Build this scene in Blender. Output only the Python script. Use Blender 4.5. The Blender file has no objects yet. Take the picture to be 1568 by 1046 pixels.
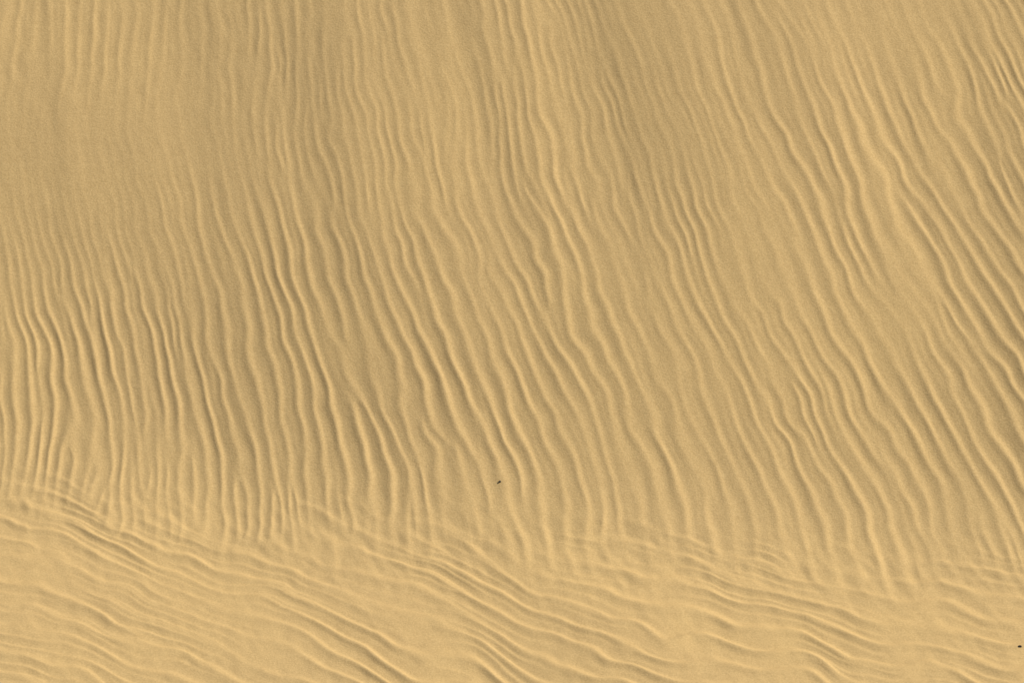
import bpy, math, numpy as np
from mathutils import Vector
rng = np.random.default_rng(11)
AL = math.radians(25); SA, CA = math.sin(AL), math.cos(AL)
TB = math.tan(math.radians(25))
S = 196.0   # pattern units per metre

# ---------------- noise helpers (periodic 16 m tiles) ----------------
NG = 1024; L = 16.0
kx = np.fft.fftfreq(NG, L/NG)[None, :]*2*np.pi
ky = np.fft.fftfreq(NG, L/NG)[:, None]*2*np.pi
def gnoise(l1, l2, ang, cplx=True):
    a = math.radians(ang)
    k1 = kx*math.cos(a)+ky*math.sin(a); k2 = -kx*math.sin(a)+ky*math.cos(a)
    f = np.exp(-0.5*((k1*l1)**2+(k2*l2)**2)*0.5)
    w = rng.standard_normal((NG, NG)) + 1j*rng.standard_normal((NG, NG))
    n = np.fft.ifft2(np.fft.fft2(w)*f)
    if not cplx:
        n = n.real; return n/n.std()
    return n/np.sqrt((abs(n)**2).mean())
def samp(f, a, b):
    x = (a/L*NG) % NG; y = (b/L*NG) % NG
    i = np.floor(x).astype(int); j = np.floor(y).astype(int)
    fx = x-i; fy = y-j; i %= NG; j %= NG; i2 = (i+1) % NG; j2 = (j+1) % NG
    return (f[j, i]*(1-fx)+f[j, i2]*fx)*(1-fy)+(f[j2, i]*(1-fx)+f[j2, i2]*fx)*fy
def ss(e0, e1, x):
    t = np.clip((x-e0)/(e1-e0), 0, 1); return t*t*(3-2*t)
def blob(u, v, cu, cv, ru, rv):
    return np.exp(-((u-cu)/ru)**2-((v-cv)/rv)**2)

# ---------------- grid axes: dense where seen, stretching to the horizon -------------
def axis(lo, hi, step, far):
    core = np.arange(lo, hi, step)
    d = step; p = 0; ex = []
    while p < far:
        d *= 1.10; p += d; ex.append(p)
    ex = np.array(ex)
    return np.concatenate([lo-ex[::-1], core, core[-1]+ex])
xs = axis(-4.8, 4.8, 0.0066, 900)
ys = axis(-7.4, 2.9, 0.0082, 900)
X, Y = np.meshgrid(xs, ys)

def fold_y(X):
    return -3.42-0.1475*20*np.tanh(X/20)+0.27*(1-np.exp(-X*X/16))+0.04*np.sin(X*1.9+0.6)
def base(X, Y):
    w = 0.36
    t = (Y-fold_y(X))/w
    sp = w*np.logaddexp(0, t)
    z = TB*sp
    z = 14*np.tanh(z/14)
    far = ss(12, 60, np.hypot(X, Y+2))
    z = z+far*(2.5*np.sin(X*0.045+1)*np.sin(Y*0.03)+2.0*np.sin(X*0.02+Y*0.035))
    return z
Z0 = base(X, Y)
A = X; B = Y*SA+Z0*CA
u = 784+A*S; v = 523-B*S

# ---------------- ripple phase fields ----------------
def M(n, keep): return keep+samp(n, A, B)
warp = samp(gnoise(1.0, 0.6, -65, False), A, B)
warp2 = samp(gnoise(0.30, 0.22, -65, False), A, B)
warp3 = samp(gnoise(0.10, 0.13, -65, False), A, B)

xx = np.clip(u/1568, -0.3, 1.3)
vv = np.clip(v, -250, 1300)
def G(xx, vv):
    g = (0.03+0.36*xx)*vv
    g = g+0.20*120*np.logaddexp(0, (vv-380)/120)
    g = g-0.40*60*np.logaddexp(0, (vv-720)/60)
    return g
P = u-G(xx, vv)+7*warp+3.2*warp2+1.8*warp3
Pc = np.clip(P, -600, 2200)
def phase_of(P, l0, l1):
    s = (l1-l0)/1568.0
    return 2*np.pi*np.log(np.maximum(l0+s*P, 6))/s
n1 = gnoise(0.38, 0.17, -66); n2 = gnoise(0.26, 0.10, -74); n3 = gnoise(0.42, 0.13, -18); n4 = gnoise(0.30, 0.07, -22)
F1 = np.exp(1j*phase_of(Pc, 23, 30))*M(n1, 0.8-0.25*ss(900, 1500, u)*(1-ss(300, 600, v)))
F2 = np.exp(1j*phase_of(Pc, 15, 18))*M(n2, 0.6)
P3 = v-0.29*u+10*warp+6*warp2+2.2*warp3+18*np.sin(u/230+0.5)+0.04*np.clip(700-u, 0, 900)
F3 = np.exp(-1j*2*np.pi*P3/30)*M(n3, 0.9)
F4 = np.exp(-1j*2*np.pi*(P3+0.05*u)/14)*M(n4, 0.5)

vf = 523-fold_y(X)*SA*S
dn = v-vf
low = ss(-30, 75, dn+16*warp2+10*warp+12*warp3)
finew = np.clip(0.9*blob(u, v, 720, 130, 260, 170)+0.75*blob(u, v, 230, 330, 260, 200)+0.45*blob(u, v, 60, 640, 160, 150)
        + 0.9*np.exp(-((dn+5)/45)**2)*(1-ss(300, 900, u))+0.5*blob(u, v, 1120, 200, 110, 150)+0.25*samp(gnoise(0.6, 0.35, -66, False), A, B), 0, 1)

def crest(ph, skew, sharp):
    return np.cos(ph+skew*np.cos(ph)+sharp*np.sin(ph))
def comp(F, lam, skew, sharp):
    m = abs(F); return crest(np.angle(F), skew, sharp)*lam/S*np.clip(m/(m+0.15), 0, 1)*np.clip(0.78+0.26*m, 0, 1.25)
Fc = F1*(1-finew)+F2*finew
lamc = 26*(1-finew)+16*finew
hm = comp(Fc, lamc, -0.22, 0.35)
hf = comp(F2, 16, 0.0, 0.2)
h3 = comp(F3, 30, -0.45, 0.45)
h4 = comp(F4, 14, -0.4, 0.3)

amp = 0.66+0.60*blob(u, v, 130, 610, 300, 170)+0.42*blob(u, v, 800, 680, 330, 170)+0.6*blob(u, v, 1480, 230, 190, 190)\
      + 0.30*blob(u, v, 1300, 520, 320, 260)+0.25*blob(u, v, 560, 640, 150, 120)
amp *= 1-0.94*blob(u, v, 60, 220, 290, 150)
amp *= 1-0.3*blob(u, v, 300, 60, 380, 140)
amp *= 1-0.5*blob(u, v, 1020, 60, 130, 200)
amp *= 1-0.7*blob(u, v, 1470, 20, 180, 80)
amp *= 0.72+0.28*ss(60, 420, v+ (u-784)*0.25)
amp *= np.clip(1+0.30*samp(gnoise(0.45, 0.25, -68, False), A, B), 0.3, 1.6)
patch = np.clip(0.5+0.6*samp(gnoise(0.6, 0.3, -30, False), A, B), 0, 1)
amp2 = np.clip(1.0+0.28*samp(gnoise(0.5, 0.2, -20, False), A, B), 0.4, 1.35)

K = 0.039
hr = (1-low)*(amp*hm+0.26*np.clip(amp*1.8, 0.2, 1)*hf)*K + low*amp2*((0.95+0.4*patch)*h3+1.15*(1.15-patch)*h4)*K*1.1
crk = samp(gnoise(0.06, 0.028, -45, False), A, B)
crk2 = samp(gnoise(0.11, 0.028, -70, False), A, B)
hr += 0.0013*crk*(1.1*np.exp(-((dn-25)/50)**2)+0.7*low)+0.00050*crk2*(1-low)
st = samp(gnoise(1.9, 0.12, -83, False), A, B)
st2 = samp(gnoise(1.6, 0.26, -76, False), A, B)
hr += (1-low)*(0.0042*np.tanh(st)+0.0095*np.tanh(st2*0.8))*(0.5+0.7*(1-ss(200, 560, v)))
hr += 0.018*samp(gnoise(1.2, 0.8, -60, False), A, B)*(1-0.5*low)
fade = (1-ss(4.8, 5.6, abs(X)))*(1-ss(2.9, 3.7, Y))*ss(-8.2, -7.4, Y)
Z = Z0+hr*fade

def grid_mesh(name, X, Y, Z):
    ny, nx = X.shape
    co = np.stack([X, Y, Z], -1).astype(np.float32).reshape(-1)
    idx = np.arange(nx*ny, dtype=np.int32).reshape(ny, nx)
    q = np.stack([idx[:-1, :-1], idx[:-1, 1:], idx[1:, 1:], idx[1:, :-1]], -1).reshape(-1)
    me = bpy.data.meshes.new(name)
    me.vertices.add(nx*ny); me.vertices.foreach_set("co", co)
    nf = (nx-1)*(ny-1)
    me.loops.add(nf*4); me.loops.foreach_set("vertex_index", q)
    me.polygons.add(nf); me.polygons.foreach_set("loop_start", np.arange(0, nf*4, 4, dtype=np.int32))
    me.polygons.foreach_set("use_smooth", np.ones(nf, dtype=bool))
    me.update(calc_edges=True)
    ob = bpy.data.objects.new(name, me); bpy.context.collection.objects.link(ob); return ob
dune = grid_mesh("sand_dune", X, Y, Z)
print("verts", X.size)

# ---------------- sand material ----------------
def mat_sand():
    m = bpy.data.materials.new("sand"); m.use_nodes = True
    nt = m.node_tree; N = nt.nodes; Lk = nt.links
    bs = N["Principled BSDF"]; bs.inputs["Roughness"].default_value = 0.9
    bs.inputs["Specular IOR Level"].default_value = 0.2
    tc = N.new("ShaderNodeTexCoord")
    def noise(sc, det, r=0.6):
        n = N.new("ShaderNodeTexNoise"); n.inputs["Scale"].default_value = sc; n.inputs["Detail"].default_value = det
        n.inputs["Roughness"].default_value = r; Lk.new(tc.outputs["Object"], n.inputs["Vector"]); return n
    g1 = noise(60, 2, 0.8); g2 = noise(0.5, 3); g3 = noise(9, 3)
    def ramp(src, c0, c1, p0=0.3, p1=0.7):
        r = N.new("ShaderNodeValToRGB"); r.color_ramp.elements[0].position = p0; r.color_ramp.elements[1].position = p1
        r.color_ramp.elements[0].color = (*c0, 1); r.color_ramp.elements[1].color = (*c1, 1)
        Lk.new(src.outputs["Fac"], r.inputs["Fac"]); return r
    def mul(a, b):
        x = N.new("ShaderNodeMix"); x.data_type = 'RGBA'; x.blend_type = 'MULTIPLY'; x.inputs[0].default_value = 1
        Lk.new(a, x.inputs[6]); Lk.new(b, x.inputs[7]); return x.outputs[2]
    r1 = ramp(g1, (0.495, 0.334, 0.135), (0.625, 0.434, 0.187))
    r2 = ramp(g2, (0.94, 0.94, 0.96), (1, 1, 1)); r3 = ramp(g3, (0.95, 0.945, 0.94), (1, 1, 1))
    Lk.new(mul(mul(r1.outputs[0], r2.outputs[0]), r3.outputs[0]), bs.inputs["Base Color"])
    bp = N.new("ShaderNodeBump"); bp.inputs["Strength"].default_value = 0.6; bp.inputs["Distance"].default_value = 0.005
    Lk.new(g1.outputs["Fac"], bp.inputs["Height"]); Lk.new(bp.outputs[0], bs.inputs["Normal"])
    return m
dune.data.materials.append(mat_sand())

# ---------------- debris ----------------
def ground(px, py):
    b = (523-py)/S; x = (px-784)/S
    d = (B-b)**2+(A-x)**2; k = np.argmin(d); return Vector((X.flat[k], Y.flat[k], Z.flat[k]))
def dark(name, c):
    m = bpy.data.materials.new(name); m.use_nodes = True; N = m.node_tree.nodes
    n = N.new("ShaderNodeTexNoise"); n.inputs["Scale"].default_value = 150
    r = N.new("ShaderNodeValToRGB"); r.color_ramp.elements[0].color = (*c, 1); r.color_ramp.elements[1].color = (c[0]*2, c[1]*2, c[2]*2, 1)
    m.node_tree.links.new(n.outputs["Fac"], r.inputs["Fac"]); m.node_tree.links.new(r.outputs[0], N["Principled BSDF"].inputs["Base Color"])
    N["Principled BSDF"].inputs["Roughness"].default_value = 0.8
    return m
import bmesh
def stone(name, loc, sc, rot):
    bm = bmesh.new(); bmesh.ops.create_icosphere(bm, subdivisions=3, radius=1)
    for w in bm.verts:
        c = w.co; f = 1+0.18*math.sin(3*c.x+1)*math.cos(4*c.y)+0.1*math.sin(7*c.z+5*c.x)
        w.co = Vector((c.x*f*sc[0], c.y*f*sc[1], c.z*f*sc[2]))
    me = bpy.data.meshes.new(name); bm.to_mesh(me); bm.free()
    o = bpy.data.objects.new(name, me); bpy.context.collection.objects.link(o)
    o.location = loc+Vector((0, 0, sc[2]*0.5)); o.rotation_euler = (0, 0, rot); me.materials.append(dark(name, (0.02, 0.017, 0.013)))
stone("pebble", ground(766, 740), (0.010, 0.008, 0.008), 0.4)
stone("pebble", ground(1524, 970), (0.015, 0.009, 0.007), -0.3)

# ---------------- light ----------------
EL, AZ = math.radians(46), math.radians(74)     # azimuth from +Y clockwise: sun to the right, slightly beyond
sd = Vector((math.sin(AZ)*math.cos(EL), math.cos(AZ)*math.cos(EL), math.sin(EL)))
sun = bpy.data.lights.new("sun", 'SUN'); sun.energy = 4.85; sun.angle = math.radians(0.5); sun.color = (1, 0.94, 0.84)
so = bpy.data.objects.new("sun", sun); bpy.context.collection.objects.link(so)
so.rotation_euler = sd.to_track_quat('Z', 'Y').to_euler(); so.location = sd*50
w = bpy.data.worlds.new("World"); bpy.context.scene.world = w; w.use_nodes = True
sk = w.node_tree.nodes.new("ShaderNodeTexSky"); sk.sky_type = 'NISHITA'; sk.sun_disc = False
sk.sun_elevation = EL; sk.sun_rotation = AZ
w.node_tree.links.new(sk.outputs[0], w.node_tree.nodes["Background"].inputs[0])
w.node_tree.nodes["Background"].inputs[1].default_value = 0.08

# ---------------- camera ----------------
cam = bpy.data.cameras.new("camera"); co = bpy.data.objects.new("camera", cam); bpy.context.collection.objects.link(co)
tgt = Vector((0, -1.77, 0.83)); D = 60.0
co.location = tgt-D*Vector((0, CA, -SA)); co.rotation_euler = (math.pi/2-AL, 0, 0)
cam.sensor_width = 36; cam.lens = 36*D/8.0; cam.clip_end = 3000; cam.clip_start = 0.5
bpy.context.scene.camera = co
sc = bpy.context.scene; sc.view_settings.view_transform = 'Standard'; sc.view_settings.look = 'None'; sc.view_settings.exposure = 0
